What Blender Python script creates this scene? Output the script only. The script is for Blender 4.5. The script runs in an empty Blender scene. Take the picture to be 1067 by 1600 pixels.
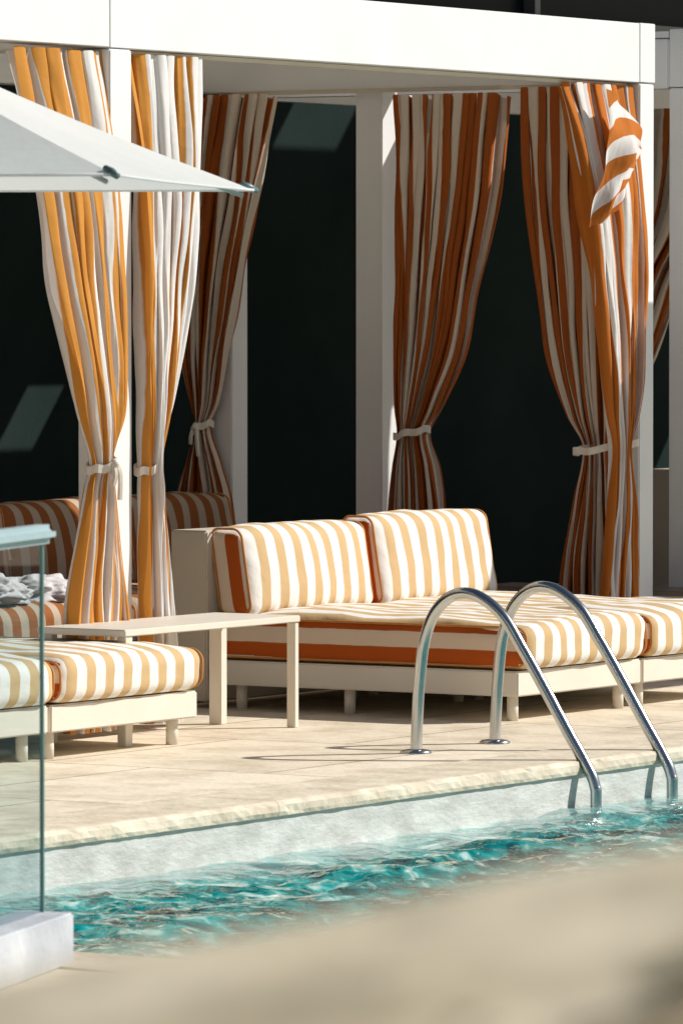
import bpy, bmesh, math, random
from mathutils import Vector, noise, Matrix
random.seed(7)
SC=bpy.context.scene
COL=SC.collection
# ---------------------------------------------------------------- materials
def newmat(name):
    m=bpy.data.materials.new(name); m.use_nodes=True
    nt=m.node_tree; b=nt.nodes['Principled BSDF']
    return m,nt,b
def N(nt,t,**k):
    n=nt.nodes.new(t)
    for a,v in k.items(): setattr(n,a,v)
    return n
def noisy(name,c1,c2,scale=6,rough=.6,bump=.0,bscale=60,coord='Object',stretch=(1,1,1),metal=0,detail=5,spec=.5,transl=0):
    m,nt,b=newmat(name)
    tc=N(nt,'ShaderNodeTexCoord'); mp=N(nt,'ShaderNodeMapping'); mp.inputs['Scale'].default_value=stretch
    nt.links.new(tc.outputs[coord],mp.inputs[0])
    n=N(nt,'ShaderNodeTexNoise'); n.inputs['Scale'].default_value=scale; n.inputs['Detail'].default_value=detail
    nt.links.new(mp.outputs[0],n.inputs['Vector'])
    r=N(nt,'ShaderNodeValToRGB'); r.color_ramp.elements[0].position=.3; r.color_ramp.elements[1].position=.7
    r.color_ramp.elements[0].color=(*c1,1); r.color_ramp.elements[1].color=(*c2,1)
    nt.links.new(n.outputs['Fac'],r.inputs[0]); nt.links.new(r.outputs[0],b.inputs['Base Color'])
    b.inputs['Roughness'].default_value=rough; b.inputs['Metallic'].default_value=metal
    b.inputs['Specular IOR Level'].default_value=spec
    if bump:
        n2=N(nt,'ShaderNodeTexNoise'); n2.inputs['Scale'].default_value=bscale; n2.inputs['Detail'].default_value=6
        nt.links.new(mp.outputs[0],n2.inputs['Vector'])
        bp=N(nt,'ShaderNodeBump'); bp.inputs['Strength'].default_value=bump; bp.inputs['Distance'].default_value=.01
        nt.links.new(n2.outputs['Fac'],bp.inputs['Height']); nt.links.new(bp.outputs[0],b.inputs['Normal'])
    if transl:
        out=nt.nodes['Material Output']; t=N(nt,'ShaderNodeBsdfTranslucent'); ms=N(nt,'ShaderNodeMixShader'); ms.inputs[0].default_value=transl
        nt.links.new(r.outputs[0],t.inputs[0]); nt.links.new(b.outputs[0],ms.inputs[1]); nt.links.new(t.outputs[0],ms.inputs[2]); nt.links.new(ms.outputs[0],out.inputs[0])
    return m
def stripes(name,ca,cb,period,frac=.5,transl=0.,phase=0.,rough=.85,weave=.25,dirt=.85):
    m,nt,b=newmat(name)
    uv=N(nt,'ShaderNodeUVMap'); uv.uv_map='UVMap'
    sx=N(nt,'ShaderNodeSeparateXYZ'); nt.links.new(uv.outputs[0],sx.inputs[0])
    nn=N(nt,'ShaderNodeTexNoise'); nn.inputs['Scale'].default_value=9; nt.links.new(uv.outputs[0],nn.inputs['Vector'])
    ma0=N(nt,'ShaderNodeMath',operation='MULTIPLY_ADD'); ma0.inputs[1].default_value=period*.05; 
    nt.links.new(nn.outputs['Fac'],ma0.inputs[0]); nt.links.new(sx.outputs[0],ma0.inputs[2])
    ma=N(nt,'ShaderNodeMath',operation='MULTIPLY_ADD'); ma.inputs[1].default_value=1/period; ma.inputs[2].default_value=phase+100
    nt.links.new(ma0.outputs[0],ma.inputs[0])
    fr=N(nt,'ShaderNodeMath',operation='FRACT'); nt.links.new(ma.outputs[0],fr.inputs[0])
    r=N(nt,'ShaderNodeValToRGB'); e=r.color_ramp.elements
    e[0].position=0; e[0].color=(*ca,1); e[1].position=frac-.012; e[1].color=(*ca,1)
    x=e.new(frac+.012); x.color=(*cb,1); x=e.new(.985); x.color=(*cb,1); x=e.new(1.0); x.color=(*ca,1)
    nt.links.new(fr.outputs[0],r.inputs[0])
    n3=N(nt,'ShaderNodeTexNoise'); n3.inputs['Scale'].default_value=3.5; n3.inputs['Detail'].default_value=4; nt.links.new(uv.outputs[0],n3.inputs['Vector'])
    mx=N(nt,'ShaderNodeMix',data_type='RGBA',blend_type='MULTIPLY'); mx.inputs[0].default_value=weave
    nt.links.new(r.outputs[0],mx.inputs[6])
    hs=N(nt,'ShaderNodeMapRange'); hs.inputs[1].default_value=.3; hs.inputs[2].default_value=.7; hs.inputs[3].default_value=dirt; hs.inputs[4].default_value=1.0
    nt.links.new(n3.outputs['Fac'],hs.inputs[0]); nt.links.new(hs.outputs[0],mx.inputs[7])
    nt.links.new(mx.outputs[2],b.inputs['Base Color'])
    b.inputs['Roughness'].default_value=rough; b.inputs['Specular IOR Level'].default_value=.2
    wv=N(nt,'ShaderNodeTexNoise'); wv.inputs['Scale'].default_value=12; wv.inputs['Detail'].default_value=3; nt.links.new(uv.outputs[0],wv.inputs['Vector'])
    bp=N(nt,'ShaderNodeBump'); bp.inputs['Strength'].default_value=.45; bp.inputs['Distance'].default_value=.012
    nt.links.new(wv.outputs['Fac'],bp.inputs['Height']); nt.links.new(bp.outputs[0],b.inputs['Normal'])
    if transl:
        out=nt.nodes['Material Output']; t=N(nt,'ShaderNodeBsdfTranslucent'); ms=N(nt,'ShaderNodeMixShader'); ms.inputs[0].default_value=transl
        nt.links.new(mx.outputs[2],t.inputs[0]); nt.links.new(b.outputs[0],ms.inputs[1]); nt.links.new(t.outputs[0],ms.inputs[2]); nt.links.new(ms.outputs[0],out.inputs[0])
    return m
M_white=noisy('white_painted_metal',(.80,.80,.80),(.85,.85,.85),3,.45,.03,200)
M_canopy=noisy('white_roof_canopy',(.80,.77,.72),(.85,.82,.77),3,.6,0,transl=.6)
M_cream=noisy('cream_powder_coat',(.60,.52,.42),(.66,.58,.47),4,.5,.05,250)
M_creamw=noisy('ivory_powder_coat',(.74,.68,.58),(.79,.73,.63),4,.45,.04,250)
M_curt=stripes('curtain_stripe_shaded',(.38,.098,.018),(.72,.62,.53),.15,.52,.10)  # browner copy of the curtain fabric, shade painted into its colour
M_curt_m=stripes('curtain_stripe_partlit',(.58,.18,.028),(.86,.82,.79),.16,.48,.18)  # same fabric in between, its partly lit tone painted in
M_curt_y=stripes('curtain_stripe_sunny',(.70,.31,.06),(.90,.88,.86),.18,.46,.24)  # brighter copy of the same fabric, sunlight painted into its colour
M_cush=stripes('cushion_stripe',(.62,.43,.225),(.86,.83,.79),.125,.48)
M_side_shade=stripes('cushion_side_shaded_stripe',(.48,.095,.012),(.78,.62,.48),.125,.5)  # deeper orange for cushion sides: shade painted into the stripe colour
M_cush_shade=stripes('inner_cushion_shaded_stripe',(.32,.11,.03),(.50,.40,.31),.125,.52)  # darker copy of the cushion stripe, cabana shade painted into the colour
M_pipe=noisy('orange_piping',(.50,.22,.06),(.58,.27,.08),20,.8)
M_strap=noisy('tie_strap',(.74,.66,.57),(.84,.77,.68),20,.8)
M_umb=noisy('umbrella_canvas',(.86,.86,.86),(.90,.90,.90),5,.85,.2,30,transl=.42)
M_wall=noisy('dark_green_render',(.015,.026,.025),(.024,.037,.035),1.2,.8,.15,40,detail=8,spec=.02)
M_conc=noisy('sun_block_concrete',(.03,.033,.03),(.05,.055,.05),2,.8,.2,30)  # for the added slab above the frame that blocks sun
M_dark=noisy('bounce_cut_sheet',(.008,.008,.008),(.018,.017,.015),3,.8,.2,30,spec=.05)  # for the added floor sheet that swallows bounced light
M_wframe=noisy('window_frame_grey',(.10,.12,.12),(.16,.18,.18),3,.4)
M_umbf=noisy('umbrella_frame_grey',(.32,.36,.37),(.42,.46,.47),3,.4)
M_wglass=noisy('dark_window_glass',(.003,.008,.010),(.006,.012,.014),1,.4,spec=.08)
M_poolw=noisy('pool_plaster',(.50,.50,.47),(.72,.72,.69),7,.6,.4,30,stretch=(1,1,2.5),detail=10)
M_floorp=noisy('pool_floor_teal',(.05,.35,.36),(.08,.45,.45),2,.5)
M_tcap=noisy('umbrella_tip_grey',(.10,.17,.18),(.14,.22,.23),8,.4)
M_towel=noisy('towel_cloth',(.52,.49,.50),(.72,.69,.70),14,.95,.5,50)
M_curb=noisy('balustrade_curb_stone',(.42,.45,.50),(.58,.61,.65),5,.65,.5,35,detail=10)
M_rock=noisy('garden_wall_stone',(.50,.42,.27),(.88,.77,.57),11,.9,.5,25,detail=3)
M_leaf=noisy('plant_leaf',(.05,.06,.02),(.14,.13,.06),12,.6)
M_tab=noisy('low_table_top',(.16,.13,.10),(.24,.20,.16),6,.45)

m,nt,b=newmat('brushed_steel'); M_steel=m
b.inputs['Metallic'].default_value=1; b.inputs['Base Color'].default_value=(.58,.60,.60,1)
n=N(nt,'ShaderNodeTexNoise'); n.inputs['Scale'].default_value=30
r=N(nt,'ShaderNodeMapRange'); r.inputs[3].default_value=.12; r.inputs[4].default_value=.32
nt.links.new(n.outputs['Fac'],r.inputs[0]); nt.links.new(r.outputs[0],b.inputs['Roughness'])

# stone deck
m,nt,b=newmat('limestone_paving'); M_deck=m
tc=N(nt,'ShaderNodeTexCoord'); mp=N(nt,'ShaderNodeMapping'); mp.inputs['Location'].default_value=(.35,.2,0); nt.links.new(tc.outputs['Object'],mp.inputs[0])
br=N(nt,'ShaderNodeTexBrick'); br.offset=.5; br.inputs['Scale'].default_value=1; br.inputs['Brick Width'].default_value=1.0; br.inputs['Row Height'].default_value=1.35
br.inputs['Mortar Size'].default_value=.006; br.inputs['Color1'].default_value=(.78,.68,.53,1); br.inputs['Color2'].default_value=(.87,.77,.62,1); br.inputs['Mortar'].default_value=(.30,.23,.16,1)
nt.links.new(mp.outputs[0],br.inputs['Vector'])
n1=N(nt,'ShaderNodeTexNoise'); n1.inputs['Scale'].default_value=2.6; n1.inputs['Detail'].default_value=10; n1.inputs['Roughness'].default_value=.72; nt.links.new(mp.outputs[0],n1.inputs['Vector'])
rr=N(nt,'ShaderNodeValToRGB'); rr.color_ramp.elements[0].position=.36; rr.color_ramp.elements[0].color=(.70,.66,.61,1); rr.color_ramp.elements[1].position=.56; rr.color_ramp.elements[1].color=(1,1,1,1)
nt.links.new(n1.outputs['Fac'],rr.inputs[0])
mx=N(nt,'ShaderNodeMix',data_type='RGBA',blend_type='MULTIPLY'); mx.inputs[0].default_value=.9
nt.links.new(br.outputs['Color'],mx.inputs[6]); nt.links.new(rr.outputs[0],mx.inputs[7]); nt.links.new(mx.outputs[2],b.inputs['Base Color'])
b.inputs['Roughness'].default_value=.75
n2=N(nt,'ShaderNodeTexNoise'); n2.inputs['Scale'].default_value=28; n2.inputs['Detail'].default_value=8; nt.links.new(mp.outputs[0],n2.inputs['Vector'])
bp=N(nt,'ShaderNodeBump'); bp.inputs['Strength'].default_value=.4; bp.inputs['Distance'].default_value=.01; nt.links.new(n2.outputs['Fac'],bp.inputs['Height']); nt.links.new(bp.outputs[0],b.inputs['Normal'])

# water
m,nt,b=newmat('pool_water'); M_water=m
tc=N(nt,'ShaderNodeTexCoord')
n1=N(nt,'ShaderNodeTexNoise'); n1.inputs['Scale'].default_value=5.2; n1.inputs['Detail'].default_value=3; n1.inputs['Distortion'].default_value=1.2; nt.links.new(tc.outputs['Object'],n1.inputs['Vector'])
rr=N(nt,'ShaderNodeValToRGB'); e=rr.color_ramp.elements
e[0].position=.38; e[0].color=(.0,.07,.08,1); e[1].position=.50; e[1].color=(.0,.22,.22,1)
x=e.new(.59); x.color=(.01,.38,.37,1); x=e.new(.64); x.color=(.36,.62,.58,1); x=e.new(.72); x.color=(.80,.86,.82,1)  # pale end paints bright reflection and refraction streaks into the water colour
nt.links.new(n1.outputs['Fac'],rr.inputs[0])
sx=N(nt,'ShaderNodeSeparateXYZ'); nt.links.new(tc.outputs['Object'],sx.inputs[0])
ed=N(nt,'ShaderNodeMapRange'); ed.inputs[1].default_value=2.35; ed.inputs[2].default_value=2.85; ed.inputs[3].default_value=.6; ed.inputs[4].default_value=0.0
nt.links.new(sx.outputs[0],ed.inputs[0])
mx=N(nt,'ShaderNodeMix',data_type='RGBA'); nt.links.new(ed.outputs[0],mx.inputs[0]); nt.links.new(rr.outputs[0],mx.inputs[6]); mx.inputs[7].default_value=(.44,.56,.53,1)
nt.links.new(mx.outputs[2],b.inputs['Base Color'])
b.inputs['Roughness'].default_value=.02; b.inputs['IOR'].default_value=1.33
n2=N(nt,'ShaderNodeTexNoise'); n2.inputs['Scale'].default_value=9; n2.inputs['Detail'].default_value=2; nt.links.new(tc.outputs['Object'],n2.inputs['Vector'])
bp=N(nt,'ShaderNodeBump'); bp.inputs['Strength'].default_value=.9; bp.inputs['Distance'].default_value=.03; nt.links.new(n2.outputs['Fac'],bp.inputs['Height']); nt.links.new(bp.outputs[0],b.inputs['Normal'])

# clear glass
m,nt,b=newmat('balustrade_glass'); M_glass=m
out=nt.nodes['Material Output']
tr=N(nt,'ShaderNodeBsdfTransparent'); tr.inputs[0].default_value=(.74,.84,.86,1)
gl=N(nt,'ShaderNodeBsdfGlossy'); gl.inputs['Roughness'].default_value=.02
fr=N(nt,'ShaderNodeLayerWeight'); fr.inputs[0].default_value=.5
pw=N(nt,'ShaderNodeMath',operation='POWER'); pw.inputs[1].default_value=4; nt.links.new(fr.outputs['Facing'],pw.inputs[0])
ml=N(nt,'ShaderNodeMath',operation='MULTIPLY_ADD'); ml.inputs[1].default_value=.4; ml.inputs[2].default_value=.04; nt.links.new(pw.outputs[0],ml.inputs[0])
ms=N(nt,'ShaderNodeMixShader'); nt.links.new(ml.outputs[0],ms.inputs[0]); nt.links.new(tr.outputs[0],ms.inputs[1]); nt.links.new(gl.outputs[0],ms.inputs[2]); nt.links.new(ms.outputs[0],out.inputs[0])
M_gedge=noisy('glass_edge_green',(.10,.22,.21),(.14,.28,.27),5,.15)
M_rail=noisy('balustrade_top_rail',(.30,.42,.45),(.38,.50,.53),5,.35)

# ---------------------------------------------------------------- helpers
def empty(name,loc=(0,0,0)):
    o=bpy.data.objects.new(name,None); o.location=loc; o.empty_display_size=.2; COL.objects.link(o); return o
def link(name,me,parent=None,mats=()):
    for mm in mats: me.materials.append(mm)
    o=bpy.data.objects.new(name,me); COL.objects.link(o)
    if parent:
        o.parent=parent; o.matrix_parent_inverse=Matrix.Translation(parent.location).inverted()
    return o
def box(name,lo,hi,mat,parent=None,bev=.006):
    bm=bmesh.new(); bmesh.ops.create_cube(bm,size=1)
    s=[hi[i]-lo[i] for i in range(3)]; c=[(hi[i]+lo[i])/2 for i in range(3)]
    for v in bm.verts: v.co=Vector((v.co.x*s[0],v.co.y*s[1],v.co.z*s[2]))
    if bev: bmesh.ops.bevel(bm,geom=bm.edges[:],offset=min(bev,min(s)*.3),segments=2,affect='EDGES')
    for v in bm.verts: v.co+=Vector(c)
    me=bpy.data.meshes.new(name); bm.to_mesh(me); bm.free()
    return link(name,me,parent,[mat])
def tube(name,pts,r,mat,parent=None,cyclic=False,res=10,smooth=True):
    n=len(pts); P=[Vector(p) for p in pts]
    verts=[];faces=[]
    up=None
    for i,p in enumerate(P):
        a=P[(i-1)%n] if (cyclic or i>0) else P[i]; c=P[(i+1)%n] if (cyclic or i<n-1) else P[i]
        t=(c-a).normalized()
        if up is None:
            up=t.orthogonal().normalized()
        up=(up-t*up.dot(t)).normalized(); s=t.cross(up)
        rr=r[i] if isinstance(r,(list,tuple)) else r
        for k in range(res):
            an=2*math.pi*k/res; verts.append(p+(up*math.cos(an)+s*math.sin(an))*rr)
    m_=n if cyclic else n-1
    for i in range(m_):
        j=(i+1)%n
        for k in range(res):
            k2=(k+1)%res; faces.append((i*res+k,i*res+k2,j*res+k2,j*res+k))
    if not cyclic:
        faces.append(tuple(range(res))[::-1]); faces.append(tuple((n-1)*res+k for k in range(res)))
    me=bpy.data.meshes.new(name); me.from_pydata([tuple(v) for v in verts],[],faces)
    if smooth:
        for f in me.polygons: f.use_smooth=True
    return link(name,me,parent,[mat])
def catmull(pts,sub=8):
    P=[Vector(p) for p in pts]; out=[]
    for i in range(len(P)-1):
        a=P[max(i-1,0)];b_=P[i];c=P[i+1];d=P[min(i+2,len(P)-1)]
        for k in range(sub):
            t=k/sub
            out.append(.5*((2*b_)+(c-a)*t+(2*a-5*b_+4*c-d)*t*t+(3*b_-a-3*c+d)*t**3))
    out.append(P[-1]); return out
def cushion(name,lo,hi,parent,rad=.07,puff=.02,face='top',lean=0.,seed=0,ph=0.,nseg=20,mats=None):
    half=Vector([(hi[i]-lo[i])/2 for i in range(3)]); cen=Vector([(hi[i]+lo[i])/2 for i in range(3)])
    bm=bmesh.new(); bmesh.ops.create_cube(bm,size=2)
    bmesh.ops.subdivide_edges(bm,edges=bm.edges[:],cuts=nseg,use_grid_fill=True)
    uvl=bm.loops.layers.uv.new('UVMap')
    for v in bm.verts:
        u=v.co.copy()
        w=Vector([math.sin(c*math.pi/2) for c in u])
        p=Vector([w[i]*half[i] for i in range(3)])
        q=Vector([max(-(half[i]-rad),min(half[i]-rad,p[i])) for i in range(3)])
        d=p-q
        if d.length>1e-6:
            mxx=max(abs(d[i]) for i in range(3)); d=d.normalized()*min(rad,d.length if mxx<rad*.999 else rad)
        v.co=q+d
        nx,ny,nz=v.co.x/half.x,v.co.y/half.y,v.co.z/half.z
        wob=noise.noise(Vector((v.co.x*3+seed*7,v.co.y*3,v.co.z*3)))*.018+noise.noise(Vector((v.co.x*9+seed*3,v.co.y*9,v.co.z*9)))*.008
        if face=='top':
            v.co.z+=puff*(1-nx**4)*(1-ny**4)*max(0,nz)+wob*max(0,nz)
            v.co.x+=wob*max(0,nx)*.8
            v.co.y+=wob*.6*abs(ny)
        else:
            v.co.x+=puff*(1-nz**4)*(1-ny**4)*max(0,nx)+wob
            v.co.z+=.016*(1-ny**4)*max(0,nz)-.016*max(0,nz)+wob*.7*max(0,nz)
    bm.normal_update()
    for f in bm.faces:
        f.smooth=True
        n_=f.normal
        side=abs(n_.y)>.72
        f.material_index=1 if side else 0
        for l in f.loops:
            c=l.vert.co
            if side:
                if face=='top': l[uvl].uv=((c.z+half.z)*.92-.015,c.x)
                else: l[uvl].uv=((c.x-half.x)*1.0+.09,c.z)
            else:
                l[uvl].uv=(c.y+ph+seed*.013,c.x+c.z)
    for v in bm.verts:
        if lean: v.co.x-=(v.co.z)*math.tan(math.radians(lean))
        v.co+=cen
    me=bpy.data.meshes.new(name); bm.to_mesh(me); bm.free()
    o=link(name,me,parent,mats or [M_cush,M_side_shade])
    for sgn in (-1,1):
        y=cen.y+sgn*(half.y-rad*.28)
        pts=[];hx=half.x-.012;hz=half.z-.012;r_=rad*.85;K=6
        for (sx,sz,a0) in ((1,1,0),(-1,1,90),(-1,-1,180),(1,-1,270)):
            for k in range(K+1):
                an=math.radians(a0+90*k/K)
                x=sx*(hx-r_)+math.cos(an)*r_; z=sz*(hz-r_)+math.sin(an)*r_
                x-=z*math.tan(math.radians(lean)) if lean else 0
                pts.append((cen.x+x,y,cen.z+z+(.002 if face=='top' else 0)))
        tube(name+'_piping',pts,.0055,M_pipe,parent,cyclic=True,res=6)
    return o
def curtain(name,p0,d,prof,nf,fw,mat,parent,amp=.05,seed=0,cols=460,rows=140):
    d=Vector((d[0],d[1],0)).normalized(); nv=Vector((d.y,-d.x,0))
    pr=sorted(prof,key=lambda q:-q[0]); zs=[q[0] for q in pr]
    P=[(q[0],q[1],q[2],q[3] if len(q)>3 else 0) for q in pr]
    def ev(z):
        for i in range(len(P)-1):
            if z<=P[i][0]+1e-9 and z>=P[i+1][0]-1e-9:
                a=P[max(i-1,0)];b_=P[i];c=P[i+1];e=P[min(i+2,len(P)-1)]
                t=(b_[0]-z)/(b_[0]-c[0])
                res=[]
                for k in (1,2,3):
                    m1=(c[k]-a[k])/(a[0]-c[0])*(b_[0]-c[0]); m2=(e[k]-b_[k])/(b_[0]-e[0])*(b_[0]-c[0])
                    res.append((2*t**3-3*t*t+1)*b_[k]+(t**3-2*t*t+t)*m1+(-2*t**3+3*t*t)*c[k]+(t**3-t*t)*m2)
                return res
        return P[-1][1:]
    W0=abs(P[0][2]-P[0][1]); wmin=min(abs(q[2]-q[1]) for q in P)
    verts=[];uvs=[]
    for j in range(rows+1):
        z=zs[0]+(zs[-1]-zs[0])*j/rows
        a,b_,off=ev(z); w=b_-a
        g=(abs(w)-wmin)/(W0-wmin+1e-6); g=max(0,min(1,g))
        A=amp*(.62+.38*g)
        for i in range(cols+1):
            s=i/cols
            ph=2*math.pi*nf*(s+.026*math.sin(2*math.pi*1.7*s+seed)+.016*math.sin(2*math.pi*4.3*s+seed*2.1))
            drift=.55*noise.noise(Vector((s*3+seed,z*.9,seed*1.3)))
            ph+=drift*2.6
            am=A*(.85+.9*noise.noise(Vector((s*9+seed*3,z*1.1,2.2))))
            sn=math.sin(ph); sn=math.copysign(abs(sn)**.8,sn)
            nd=am*sn+ .35*am*math.sin(ph*.5+seed)+.008*noise.noise(Vector((s*55,z*4,seed)))+.014*noise.noise(Vector((s*18,z*2.5,seed+4)))
            al=-.36*(abs(w)/nf)*math.sin(2*ph)*(.5+.5*g)
            x=a+w*s+al+(.010*noise.noise(Vector((s*14,z*3,seed+9))))
            e=math.sin(math.pi*s)
            nd+= .03*e*(1-g)
            p=Vector((p0[0],p0[1],0))+d*x+nv*(nd+off)
            topw=.012*math.sin(ph)*(1 if j==0 else 0)
            verts.append((p.x,p.y,z+topw)); uvs.append((s*fw,z))
    faces=[]
    for j in range(rows):
        for i in range(cols):
            k=j*(cols+1)+i; faces.append((k,k+1,k+cols+2,k+cols+1))
    me=bpy.data.meshes.new(name); me.from_pydata(verts,[],faces)
    ul=me.uv_layers.new(name='UVMap')
    for f in me.polygons:
        f.use_smooth=True
        for li in f.loop_indices: ul.data[li].uv=uvs[me.loops[li].vertex_index]
    return link(name,me,parent,[mat])
def tie(name,cx,cy,z,ra,rb,d,parent,h=.034,tail=True,sag=.02):
    d=Vector((d[0],d[1],0)).normalized(); nv=Vector((d.y,-d.x,0)); n=40
    vs=[];fs=[]
    for k in range(n):
        an=2*math.pi*k/n; 
        wv=1+.07*math.sin(an*7+cx*9)
        for (rr,zz) in ((1,-h/2),(1.1,-h/2),(1.1,h/2),(1,h/2)):
            p=Vector((cx,cy,z))+d*math.cos(an)*ra*rr*wv+nv*math.sin(an)*rb*rr*wv
            vs.append((p.x,p.y,p.z+zz+sag*math.cos(an)+.005*math.sin(an*5)))
    for k in range(n):
        j=(k+1)%n
        for q in range(4):
            q2=(q+1)%4; fs.append((k*4+q,k*4+q2,j*4+q2,j*4+q))
    me=bpy.data.meshes.new(name); me.from_pydata(vs,[],fs)
    link(name,me,parent,[M_strap])
    if tail:
        for s in (-1,1):
            c=Vector((cx,cy,z))+nv*(rb*1.15)+d*(s*.008)
            pts=[c+Vector((0,0,.01)),c+nv*.016+d*s*.008+Vector((0,0,-.04)),c+nv*.01+d*s*.014+Vector((0,0,-.11-.03*s))]
            tube(name+'_tail',catmull(pts,4),.0105,M_strap,parent,res=5,smooth=False)
        c=Vector((cx,cy,z))+nv*(rb*1.12)
        tube(name+'_knot',[c+Vector((0,0,.022)),c+nv*.008,c+Vector((0,0,-.022))],[.012,.021,.012],M_strap,parent,res=10)

# ---------------------------------------------------------------- ground, pool
PX0,PX1,PY0,PY1=2.35,9.0,-6.75,16.0
me=bpy.data.meshes.new('stone_pool_deck')
v=[(-300,-300,0),(300,-300,0),(300,300,0),(-300,300,0),(PX0,PY0,0),(PX1,PY0,0),(PX1,PY1,0),(PX0,PY1,0)]
me.from_pydata(v,[],[(0,1,5,4),(1,2,6,5),(2,3,7,6),(3,0,4,7)]); link('stone_pool_deck',me,None,[M_deck])
me=bpy.data.meshes.new('bounce_cut_sheet'); me.from_pydata([(-4,-25,.004),(-.62,-25,.004),(-.62,35,.004),(-4,35,.004)],[],[(0,1,2,3)]); link('bounce_cut_sheet',me,None,[M_dark])  # dark sheet added to cut light bouncing onto the rear wall
pool=empty('swimming_pool',(PX0,PY0,0))
def quad(name,vs,mat,parent):
    me=bpy.data.meshes.new(name); me.from_pydata(vs,[],[(0,1,2,3)]); return link(name,me,parent,[mat])
D=-1.3
quad('pool_wall_1',[(PX0,PY0,-.001),(PX0,PY0,D),(PX0,PY1,D),(PX0,PY1,-.001)],M_poolw,pool)
quad('pool_wall_2',[(PX1,PY0,-.001),(PX1,PY1,-.001),(PX1,PY1,D),(PX1,PY0,D)],M_poolw,pool)
quad('pool_wall_3',[(PX0,PY0,-.001),(PX1,PY0,-.001),(PX1,PY0,D),(PX0,PY0,D)],M_poolw,pool)
quad('pool_wall_4',[(PX0,PY1,-.001),(PX0,PY1,D),(PX1,PY1,D),(PX1,PY1,-.001)],M_poolw,pool)
quad('pool_floor',[(PX0,PY0,D),(PX1,PY0,D),(PX1,PY1,D),(PX0,PY1,D)],M_floorp,pool)
y=PY0
M_cop=noisy('coping_stone',(.58,.49,.37),(.82,.73,.58),6,.8,.6,24,detail=9)
i=0
while y<PY1:
    L=2.1
    y1=min(y+L,PY1)
    nY=60; vs=[];fs=[]
    prof=[(-.36,.004),(-.02,.005),(.0,.004),(.010,-.001),(.016,-.012),(.018,-.034),(.014,-.048),(-.002,-.052),(-.02,-.052)]
    for a in range(nY+1):
        yy=y+.0012+(y1-y-.0024)*a/nY
        for (dx,z) in prof:
            k=.006*noise.noise(Vector((dx*20,yy*9,z*40)))+.004*noise.noise(Vector((dx*60,yy*40,z*90))) if dx>-.01 else 0
            vs.append((PX0+dx+k,yy,z+k*.5*(1 if dx>.005 else 0)))
    for a in range(nY):
        for b2 in range(len(prof)-1):
            k=a*len(prof)+b2; fs.append((k,k+1,k+len(prof)+1,k+len(prof)))
    fs.append(tuple(range(len(prof)))[::-1]); fs.append(tuple(nY*len(prof)+q for q in range(len(prof))))
    me=bpy.data.meshes.new('coping_stone'); me.from_pydata(vs,[],fs); link('coping_stone_%d'%i,me,pool,[M_cop]); y+=L; i+=1
box('coping_stone_end',(PX0+.03,PY0-.30,-.05),(PX1,PY0+.025,.006),M_cop,pool,bev=.012)
st=.036
nx=int((PX1-PX0)/st/1.3); ny=int((PY1-PY0)/st)
verts=[];faces=[]
for j in range(ny+1):
    for i in range(nx+1):
        x=PX0+(PX1-PX0)*i/nx; yy=PY0+(PY1-PY0)*j/ny
        wx=x+.25*noise.noise(Vector((x*.9,yy*.9,9))); 
        h=.026*noise.noise(Vector((wx*1.5,yy*1.1,0)))+.030*noise.noise(Vector((wx*3.4+5,yy*2.9,3)))+.022*(1-abs(noise.noise(Vector((wx*5,yy*4.6,7))))*2)+.011*noise.noise(Vector((wx*11,yy*10,2)))
        k=min(1,.45+(x-PX0)/.8)
        verts.append((x,yy,-.19+h*.95*k))
for j in range(ny):
    for i in range(nx):
        k=j*(nx+1)+i; faces.append((k,k+1,k+nx+2,k+nx+1))
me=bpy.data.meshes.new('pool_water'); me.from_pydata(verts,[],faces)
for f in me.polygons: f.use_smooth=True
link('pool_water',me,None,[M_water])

# ---------------------------------------------------------------- hotel building
bld=empty('hotel_building',(-4,0,0))
box('rear_wall',(-4.6,-25,0),(-4,35,3.38),M_wall,bld,bev=0)
box('upper_wall',(-4.6,-25,3.384),(-4.12,35,9),M_wglass,bld,bev=0)
for k in range(16):
    yy=-6+k*2.3
    box('window_mullion_%d'%k,(-4.118,yy,3.43),(-4.04,yy+.06,4.99),M_wframe,bld,bev=0)
box('window_sill',(-4.11,-25,3.385),(-3.99,35,3.42),M_wframe,bld,bev=0)
def slab_hole(name,x0,x1,y0,y1,z0,z1,hx0,hx1,hy0,hy1,mat,parent):
    box(name+'_a',(x0,y0,z0),(x1,hy0,z1),mat,parent,bev=0)
    box(name+'_b',(x0,hy1,z0),(x1,y1,z1),mat,parent,bev=0)
    box(name+'_c',(x0,hy0+.001,z0),(hx0,hy1-.001,z1),mat,parent,bev=0)
    box(name+'_d',(hx1,hy0+.001,z0),(x1,hy1-.001,z1),mat,parent,bev=0)
slab_hole('sun_block_slab',-4.1,-.72,-25,35,5,5.06,-2.12,-1.72,9.35,10.05,M_conc,bld)  # unseen slab added to shade the rear wall; opening throws a sun patch

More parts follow.
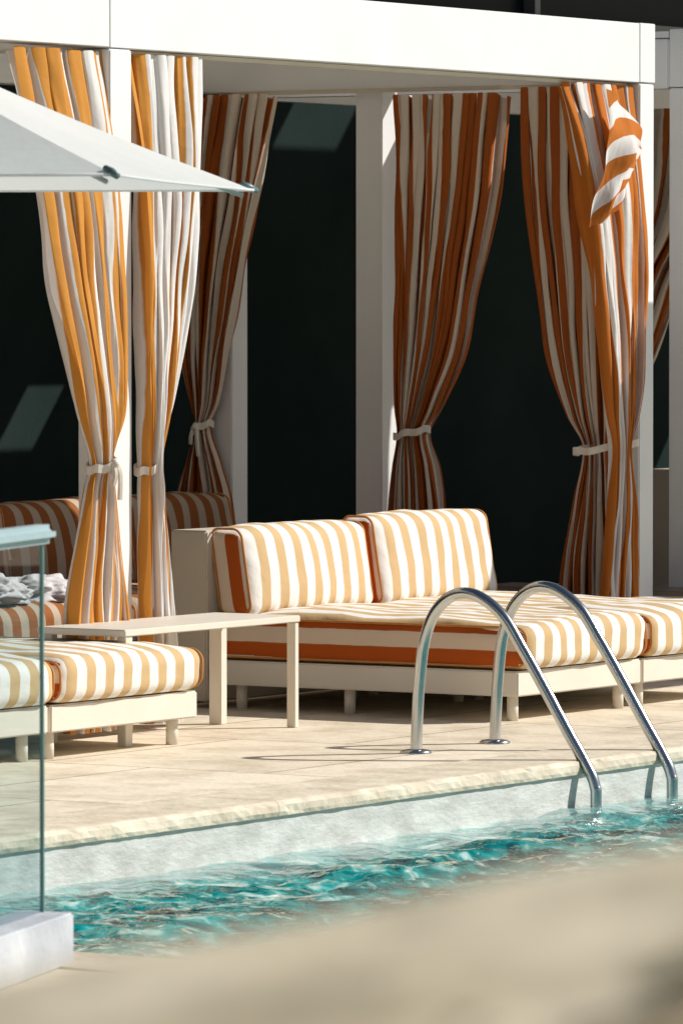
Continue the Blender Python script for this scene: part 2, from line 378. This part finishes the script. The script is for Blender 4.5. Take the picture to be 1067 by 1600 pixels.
# ---------------------------------------------------------------- cabana
cab=empty('poolside_cabana',(0,0,0))
box('post_1',(-.16,-.145,0),(-.001,.012,2.752),M_white,cab)
box('post_2',(-.16,4.185,0),(-.001,4.322,2.752),M_white,cab)
box('post_3',(-1.56,4.18,0),(-1.41,4.322,2.745),M_white,cab)
box('post_4',(-2.42,4.18,0),(-2.27,4.322,2.745),M_white,cab)
box('post_5',(-2.6,.70,0),(-2.46,.84,2.745),M_white,cab)
box('front_beam',(-.16,-.142,2.755),(0,4.180,3.03),M_white,cab,bev=.003)
box('corner_block',(-.16,4.182,2.756),(0.002,4.326,3.032),M_white,cab,bev=.003)
box('side_beam',(-2.6,4.18,2.75),(-.163,4.32,2.985),M_white,cab)
box('rear_beam',(-2.6,.02,2.75),(-2.45,4.177,2.985),M_white,cab)
box('side_beam_2',(-2.6,-.142,2.75),(-.163,.005,2.985),M_white,cab)
box('roof_canopy',(-2.75,.0,2.99),(-.163,4.32,3.02),M_canopy,cab,bev=0)
for k in range(4):
    x=-.45-k*.55
    box('roof_purlin_%d'%k,(x-.05,.03,2.92),(x,4.17,2.985),M_white,cab,bev=.003)
box('curtain_track_front',(-.09,.03,2.735),(-.06,4.17,2.752),M_cream,cab,bev=0)
box('curtain_track_side',(-2.2,4.13,2.735),(-.17,4.155,2.752),M_cream,cab,bev=0)
Z=2.728
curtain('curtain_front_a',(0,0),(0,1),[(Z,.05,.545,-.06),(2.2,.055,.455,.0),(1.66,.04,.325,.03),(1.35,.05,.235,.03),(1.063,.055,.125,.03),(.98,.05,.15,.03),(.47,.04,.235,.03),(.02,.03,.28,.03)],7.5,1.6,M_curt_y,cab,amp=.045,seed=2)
tie('curtain_tie_a',.02,.09,1.065,.05,.05,(0,1),cab,tail=False)
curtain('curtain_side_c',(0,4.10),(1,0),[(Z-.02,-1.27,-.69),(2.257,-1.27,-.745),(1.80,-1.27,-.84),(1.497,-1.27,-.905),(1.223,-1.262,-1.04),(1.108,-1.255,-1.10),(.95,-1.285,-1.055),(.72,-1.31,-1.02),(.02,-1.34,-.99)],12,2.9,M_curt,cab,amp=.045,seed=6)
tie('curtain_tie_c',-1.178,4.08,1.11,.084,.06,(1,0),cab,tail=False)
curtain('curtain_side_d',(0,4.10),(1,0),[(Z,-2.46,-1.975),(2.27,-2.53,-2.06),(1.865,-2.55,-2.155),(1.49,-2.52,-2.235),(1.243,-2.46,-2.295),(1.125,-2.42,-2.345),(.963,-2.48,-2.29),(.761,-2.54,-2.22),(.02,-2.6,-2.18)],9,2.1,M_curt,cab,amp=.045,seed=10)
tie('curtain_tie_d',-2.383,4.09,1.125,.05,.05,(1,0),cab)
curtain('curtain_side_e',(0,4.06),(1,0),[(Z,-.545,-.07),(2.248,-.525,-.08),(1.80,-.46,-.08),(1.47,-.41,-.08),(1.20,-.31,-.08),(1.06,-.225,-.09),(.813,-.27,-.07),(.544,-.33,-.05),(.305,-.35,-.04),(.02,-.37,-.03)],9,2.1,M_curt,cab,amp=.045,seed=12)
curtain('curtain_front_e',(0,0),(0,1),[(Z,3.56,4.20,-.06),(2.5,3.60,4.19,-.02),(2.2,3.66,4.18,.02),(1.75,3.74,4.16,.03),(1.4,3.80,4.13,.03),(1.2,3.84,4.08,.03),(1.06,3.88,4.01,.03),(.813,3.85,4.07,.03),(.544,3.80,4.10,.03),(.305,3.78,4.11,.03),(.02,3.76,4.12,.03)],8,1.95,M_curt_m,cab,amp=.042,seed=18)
tie('curtain_tie_e',-.065,3.985,1.06,.135,.095,(.8,.6),cab,h=.034,tail=False)
# folded-over hem of the front curtain
vs=[];fs=[];uv=[]
A=Vector((0,3.71,2.71));B=Vector((0,4.05,2.50));C_=Vector((0,3.86,2.24));D_=Vector((0,3.60,2.04))
n_=36
for j in range(n_+1):
    for i in range(n_+1):
        s=i/n_;t=j/n_
        p=A.lerp(B,s).lerp(D_.lerp(C_,s),t)
        p.x=.09+.05*math.sin(math.pi*t)*math.sin(math.pi*s*1.1)+.022*math.sin(11*s+5*t)+.03*noise.noise(Vector((s*4,t*4,1)))
        p.y+=.035*math.sin(3.4*t+s*2)+.02*noise.noise(Vector((s*3,t*5,8)))
        p.z+=.03*math.sin(4*s+t*2)-.03*s*s
        vs.append(tuple(p)); uv.append((t*.50+.22*s,s))
for j in range(n_):
    for i in range(n_):
        k=j*(n_+1)+i; fs.append((k,k+1,k+n_+2,k+n_+1))
me=bpy.data.meshes.new('curtain_flap'); me.from_pydata(vs,[],fs); ul=me.uv_layers.new(name='UVMap')
for f in me.polygons:
    f.use_smooth=True
    for li in f.loop_indices: ul.data[li].uv=uv[me.loops[li].vertex_index]
link('curtain_flap',me,cab,[M_curt_m])

cab2=empty('poolside_cabana',(0,-4.6,0))
box('front_beam',(-.16,-4.6,2.757),(-.001,-.146,3.028),M_white,cab2,bev=.003)
box('post_1',(-.16,-4.7,0),(-.001,-4.55,2.75),M_white,cab2)
box('side_beam',(-2.6,-.31,2.75),(-.163,-.16,2.985),M_white,cab2)
box('rear_beam',(-2.6,-4.6,2.75),(-2.45,-.315,2.985),M_white,cab2)
box('roof_canopy',(-2.75,-4.6,2.99),(-.163,-.16,3.02),M_canopy,cab2,bev=0)
for k in range(4):
    x=-.45-k*.55
    box('roof_purlin_%d'%k,(x-.05,-4.58,2.92),(x,-.32,2.985),M_white,cab2,bev=.003)
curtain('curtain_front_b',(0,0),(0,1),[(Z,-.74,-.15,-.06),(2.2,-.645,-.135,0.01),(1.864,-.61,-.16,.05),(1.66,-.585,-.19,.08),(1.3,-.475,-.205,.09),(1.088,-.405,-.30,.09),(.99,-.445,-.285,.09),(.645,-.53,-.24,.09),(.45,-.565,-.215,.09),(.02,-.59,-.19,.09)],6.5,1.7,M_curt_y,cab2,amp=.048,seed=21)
tie('curtain_tie_b',.10,-.352,1.085,.062,.055,(0,1),cab2)

cab3=empty('poolside_cabana',(0,4.8,0))
box('post_1',(-.16,4.75,0),(-.001,4.90,2.75),M_white,cab3)
box('post_2',(-.16,9.2,0),(-.001,9.35,2.75),M_white,cab3)
box('post_3',(-2.42,9.2,0),(-2.27,9.35,2.75),M_white,cab3)
box('front_beam',(-.16,4.75,2.755),(0,9.35,3.03),M_white,cab3,bev=.004)
box('side_beam',(-2.6,4.75,2.75),(-.163,4.9,2.985),M_white,cab3)
box('rear_beam',(-2.74,4.905,2.75),(-2.66,9.35,2.985),M_white,cab3)
slab_hole('roof_canopy',-2.75,-.163,4.75,13.5,2.99,3.02,-2.62,-2.12,6.4,6.75,M_white,cab3)  # opening cut in to throw a sun patch on the rear wall
curtain('sun_block_curtain_f',(0,0),(0,1),[(Z,4.92,5.6,-.06),(1.9,4.92,5.5,0),(1.3,4.92,5.3),(1.08,4.95,5.08),(.02,4.92,5.2)],7,1.7,M_curt,cab3,amp=.045,seed=31,cols=200,rows=70)  # unseen curtain added to keep sun off the cabana's side curtain
curtain('sun_block_curtain_h',(0,0),(0,1),[(Z,7.3,9.1,-.06),(1.9,7.3,9.1,0),(.02,7.3,9.1)],18,4.5,M_curt,cab3,amp=.045,seed=35,cols=300,rows=40)  # unseen closed curtain added to shade the rear curtain behind it
curtain('curtain_rear_g',(0,7.0),(1,0),[(Z,-1.75,-.95),(2.2,-1.78,-1.1),(1.86,-1.85,-1.32),(1.41,-1.88,-1.52),(1.1,-1.88,-1.72),(.8,-1.9,-1.66),(.02,-1.95,-1.62)],10,2.4,M_curt,cab3,amp=.045,seed=33,cols=260,rows=90)

# ---------------------------------------------------------------- daybeds
def daybed(loc,x0,x1,units,name='striped_daybed',back=True,backh=.78,zb=.105,seed=0,zt=.40,mats=None):
    e=empty(name,loc)
    ya=units[0][0]; yb=units[-1][1]
    bx=x0+(.19 if back else 0)
    for q,(a,b_) in enumerate(units):
        box('base_frame_%d'%q,(bx+.004,a+.004,zb),(x1,b_-.004,zb+.105),M_creamw,e,bev=.006)
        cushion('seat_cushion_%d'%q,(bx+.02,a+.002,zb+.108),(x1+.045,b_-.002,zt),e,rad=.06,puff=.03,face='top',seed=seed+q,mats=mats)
        for lx in (bx+.12,(bx+x1)/2-.1,x1-.07):
            for ly in (a+.08,b_-.08):
                tube('leg',[(lx,ly,0),(lx,ly,zb)],.024,M_creamw,e,res=16)
        if back:
            hb=backh+(.02 if q else 0)
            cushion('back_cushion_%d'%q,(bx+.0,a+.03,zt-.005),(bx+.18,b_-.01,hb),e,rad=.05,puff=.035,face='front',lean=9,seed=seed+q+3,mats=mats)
    if back:
        box('back_panel',(x0,ya-.003,.03),(bx-.004,yb,backh-.02),M_cream,e,bev=.008)
    return e
daybed((.3,1.16,0),-.59,1.13,[(1.16,2.20),(2.21,3.25)])
daybed((0,-1,0),-.95,.66,[(-2.50,-1.51),(-1.50,-.50)],name='striped_ottoman',back=False,seed=5,zt=.385)
dk=[M_cush_shade,M_side_shade]
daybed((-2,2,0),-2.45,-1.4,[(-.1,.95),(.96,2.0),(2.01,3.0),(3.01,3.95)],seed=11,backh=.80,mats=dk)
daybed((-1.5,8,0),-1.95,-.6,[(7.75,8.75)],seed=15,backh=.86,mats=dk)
st=empty('side_table',(.3,-.15,0))
box('table_top',(.10,-.80,.43),(.52,.46,.458),M_creamw,st,bev=.004)
box('leg_1',(.475,.425,0),(.515,.455,.429),M_creamw,st,bev=.003)
box('leg_2',(.475,-.79,0),(.515,-.74,.429),M_creamw,st,bev=.003)
box('leg_3',(.105,.41,0),(.165,.455,.429),M_creamw,st,bev=.003)
box('leg_4',(.105,-.79,0),(.165,-.75,.429),M_creamw,st,bev=.003)
lt=empty('low_table',(-.3,4.6,0))
box('table_top',(-1.0,4.36,.345),(.35,4.72,.38),M_tab,lt,bev=.004)
for lx in (-.95,.28):
    for ly in (4.38,4.66): box('leg',(lx,ly,0),(lx+.04,ly+.04,.344),M_tab,lt,bev=.003)
def blob(name,c,r,seed,parent,mat,amp=.35):
    bm=bmesh.new(); bmesh.ops.create_icosphere(bm,subdivisions=5,radius=1)
    for v in bm.verts:
        d=v.co.normalized(); k=1+amp*(abs(noise.noise(d*2.2+Vector((seed,0,0))))*1.2-.2)+.22*abs(noise.noise(d*5+Vector((0,seed,0))))
        v.co=Vector((d.x*r[0]*k,d.y*r[1]*k,max(d.z,-.35)*r[2]*k))+Vector(c)
    for f in bm.faces: f.smooth=True
    me=bpy.data.meshes.new(name); bm.to_mesh(me); bm.free(); return link(name,me,parent,[mat])
tw=empty('towel_pile',(-1.6,1.3,.4))
blob('towel_fold_1',(-1.62,1.20,.45),(.2,.22,.085),1.3,tw,M_towel)
blob('towel_fold_2',(-1.60,1.60,.44),(.18,.22,.075),4.1,tw,M_towel)

# ---------------------------------------------------------------- pool ladder
lad=empty('pool_ladder',(2,-.2,0))
def rail(name,y):
    pts=[(1.625,y,0),(1.632,y,.15),(1.642,y,.29),(1.665,y,.44),(1.715,y,.55),(1.80,y,.615),(1.90,y,.612),(2.01,y,.54),(2.10,y,.415),(2.195,y,.271),(2.30,y,.105),(2.375,y,-.01),(2.415,y,-.09),(2.42,y,-.2),(2.42,y,-.9)]
    tube(name,catmull(pts,8),.0225,M_steel,lad,res=24)
    pr=[(0,.045),(.006,.045),(.012,.038),(.014,.026)]
    vs=[];fs=[];n=28
    for (z,r_) in pr:
        for k in range(n):
            an=2*math.pi*k/n; vs.append((1.625+r_*1.35*math.cos(an),y+r_*1.35*math.sin(an),z+.001))
    for i in range(len(pr)-1):
        for k in range(n):
            k2=(k+1)%n; fs.append((i*n+k,i*n+k2,(i+1)*n+k2,(i+1)*n+k))
    me=bpy.data.meshes.new(name+'_flange'); me.from_pydata(vs,[],fs)
    for f in me.polygons: f.use_smooth=True
    link(name+'_flange',me,lad,[M_steel])
rail('handrail_1',-.44); rail('handrail_2',.15)
for z in (-.45,-.72): box('tread',(2.40,-.42,z),(2.48,.13,z+.03),M_steel,lad,bev=.005)

# ---------------------------------------------------------------- glass balustrade
gb=empty('glass_balustrade',(4.57,-6.93,0))
dirv=Vector((.19,-.595,0)).normalized(); nrm=Vector((-dirv.y,dirv.x,0))
def slanted(name,s0,s1,w0,w1,z0,z1,mat,bev=.004):
    bm=bmesh.new(); bmesh.ops.create_cube(bm,size=1)
    for v in bm.verts:
        v.co=Vector(((v.co.x+.5)*(s1-s0)+s0,(v.co.y+.5)*(w1-w0)+w0,(v.co.z+.5)*(z1-z0)+z0))
    if bev: bmesh.ops.bevel(bm,geom=bm.edges[:],offset=bev,segments=3,affect='EDGES')
    for v in bm.verts:
        c=v.co.copy(); v.co=Vector((4.57,-6.93,0))+dirv*c.x+nrm*c.y+Vector((0,0,c.z))
    me=bpy.data.meshes.new(name); bm.to_mesh(me); bm.free(); return link(name,me,gb,[mat])
slanted('curb',0,4,-.16,0.0,0,.135,M_curb,.006)
g0=Vector((4.57,-6.93,0))+dirv*.03+nrm*-.079; g1=Vector((4.57,-6.93,0))+dirv*4+nrm*-.079
quad('glass_pane',[(g0.x,g0.y,.136),(g1.x,g1.y,.136),(g1.x,g1.y,1.10),(g0.x,g0.y,1.10)],M_glass,gb)
slanted('glass_edge',.020,.029,-.084,-.074,.136,1.10,M_gedge,0)
slanted('top_rail',-.01,4,-.115,-.045,1.10,1.15,M_rail,.018)

# ---------------------------------------------------------------- umbrellas
def umbrella(loc,corners,rise,zr,name='patio_umbrella'):
    e=empty(name,loc)
    cs=[Vector((c[0],c[1],zr)) for c in corners]; cen=sum(cs,Vector())/4; ap=cen+Vector((0,0,rise))
    n=14; vs=[];fs=[]
    for q in range(4):
        a=cs[q]; b_=cs[(q+1)%4]; base=len(vs)
        for j in range(n+1):
            t=j/n
            for i in range(n+1):
                s=i/n
                edge=a.lerp(b_,s)
                edge=edge+(cen-edge)*.03*math.sin(math.pi*s)
                p=ap.lerp(edge,t)
                p.z-= .05*math.sin(math.pi*t)*(.4+.6*math.sin(math.pi*s))
                vs.append(tuple(p))
        for j in range(n):
            for i in range(n):
                k=base+j*(n+1)+i; fs.append((k,k+n+1,k+n+2,k+1))
    me=bpy.data.meshes.new('canopy'); me.from_pydata(vs,[],fs)
    for f in me.polygons: f.use_smooth=True
    o=link('canopy',me,e,[M_umb])
    for q in range(4):
        c=cs[q]; dd=(ap-c).normalized(); out=-dd
        tube('rib_%d'%q,[ap-Vector((0,0,.10)),c+dd*.05-Vector((0,0,.035))],.008,M_umbf,e,res=8)
        tube('hem_%d'%q,[cs[q].lerp(cs[(q+1)%4],k/12)+(cen-cs[q].lerp(cs[(q+1)%4],k/12))*.03*math.sin(math.pi*k/12) for k in range(13)],.005,M_umb,e,res=6)
        tube('rib_tip_%d'%q,[c+dd*.055+Vector((0,0,.003)),c+dd*.02+Vector((0,0,.002)),c+out*.012],[.009,.013,.010],M_tcap,e,res=12)
    tube('pole',[(cen.x,cen.y,0),(cen.x,cen.y,zr+rise+.02)],.025,M_umbf,e,res=20)
    tube('finial',[(cen.x,cen.y,zr+rise),(cen.x,cen.y,zr+rise+.06)],[.03,.012],M_tcap,e,res=12)
    box('umbrella_base',(cen.x-.3,cen.y-.3,.008),(cen.x+.3,cen.y+.3,.07),M_umbf,e)
    return e
R=Vector((2.79,-3.35)); Nn=Vector((3.69,-5.46)); ed=R-Nn; pp=Vector((-ed.y,ed.x))
umbrella((2,-5.5,0),[R,Nn,Nn+pp,R+pp],.55,2.1)
umbrella((1.9,6,0),[(.80,4.98),(3.0,4.98),(3.0,7.2),(.8,7.2)],.55,2.6)  # unseen umbrella added to shade the second post and its lower curtain

# ---------------------------------------------------------------- foreground garden wall
cam=Vector((13.2,-19.25,1.725)); th=math.atan(5700/9000); S,Cc=math.sin(th),math.cos(th)
rv=Vector((Cc,S,0)); wv=Vector((-S,Cc,0))
gw=empty('garden_wall',(12.2,-17.6,0))
vs=[];fs=[];nl,nd=60,20
for i in range(nl+1):
    l=-1.2+2.6*i/nl
    ztop=1.517+.215*l
    for j in range(nd+1):
        d=1.55+.5*j/nd
        z=ztop-.05*max(0,(j-nd*.75)/(nd*.25))**2+.012*noise.noise(Vector((l*7,d*7,1)))
        p=Vector((cam.x,cam.y,0))+rv*l+wv*d; vs.append((p.x,p.y,z))
for i in range(nl):
    for j in range(nd):
        k=i*(nd+1)+j; fs.append((k,k+1,k+nd+2,k+nd+1))
base=len(vs)
for i in range(nl+1):
    for j in (0,nd):
        q=vs[i*(nd+1)+j]; vs.append((q[0],q[1],0))
for i in range(nl):
    a=i*(nd+1);b_=(i+1)*(nd+1); fs.append((a,b_,base+(i+1)*2,base+i*2)); fs.append((a+nd,base+i*2+1,base+(i+1)*2+1,b_+nd))
fs.append(tuple([0,base,base+1]+list(range(nd,0,-1)))); e0=nl*(nd+1); fs.append(tuple([e0+k for k in range(nd+1)]+[base+nl*2+1,base+nl*2]))
me=bpy.data.meshes.new('coping'); me.from_pydata(vs,[],fs); link('wall_body',me,gw,[M_rock])
pl=empty('trailing_plant',(13.1,-17.6,0))
vs=[];fs=[]
for k in range(75):
    l=random.gauss(.097,.007) if k%6 else random.gauss(0.015,.03); d=random.uniform(1.56,1.60)
    z=1.517+.215*l+random.uniform(.0,.004)
    if l<.05: z-=.004
    p=Vector((cam.x,cam.y,0))+rv*l+wv*d+Vector((0,0,z))
    a=random.uniform(0,6.28); u=Vector((math.cos(a),math.sin(a),random.uniform(0,.3)))*random.uniform(.008,.016); w=Vector((-math.sin(a),math.cos(a),.2))*.005
    b0=len(vs); vs+= [tuple(p),tuple(p+u*.5+w),tuple(p+u),tuple(p+u*.5-w)]; fs.append((b0,b0+1,b0+2,b0+3))
me=bpy.data.meshes.new('leaves'); me.from_pydata(vs,[],fs); link('leaves',me,pl,[M_leaf])

# ---------------------------------------------------------------- light
el=math.radians(38); az=math.atan2(.72,.694)
ts=Vector((math.sin(az)*math.cos(el),math.cos(az)*math.cos(el),math.sin(el)))
sl=bpy.data.lights.new('sun','SUN'); sl.energy=5.0; sl.angle=math.radians(.5); sl.color=(1,.965,.90)
so=bpy.data.objects.new('sun',sl); so.rotation_euler=ts.to_track_quat('Z','Y').to_euler(); so.location=(20,20,20); COL.objects.link(so)
w=bpy.data.worlds.new('World'); SC.world=w; w.use_nodes=True
nt=w.node_tree; bg=nt.nodes['Background']; sk=nt.nodes.new('ShaderNodeTexSky'); sk.sky_type='NISHITA'; sk.sun_disc=False
sk.sun_elevation=el; sk.sun_rotation=az
nt.links.new(sk.outputs[0],bg.inputs[0]); bg.inputs[1].default_value=.05
# ---------------------------------------------------------------- camera
cd=bpy.data.cameras.new('camera'); co=bpy.data.objects.new('camera',cd); COL.objects.link(co); SC.camera=co
co.location=cam; cd.sensor_fit='VERTICAL'; cd.sensor_height=36; cd.sensor_width=24; cd.lens=202.5
fw=wv*math.cos(math.atan(325/9000))+Vector((0,0,-math.sin(math.atan(325/9000))))
co.rotation_euler=fw.to_track_quat('-Z','Y').to_euler()
cd.clip_start=.1; cd.clip_end=1500
cd.dof.use_dof=True; cd.dof.focus_distance=24.; cd.dof.aperture_fstop=11
SC.view_settings.view_transform='Standard'; SC.view_settings.look='None'; SC.view_settings.exposure=0
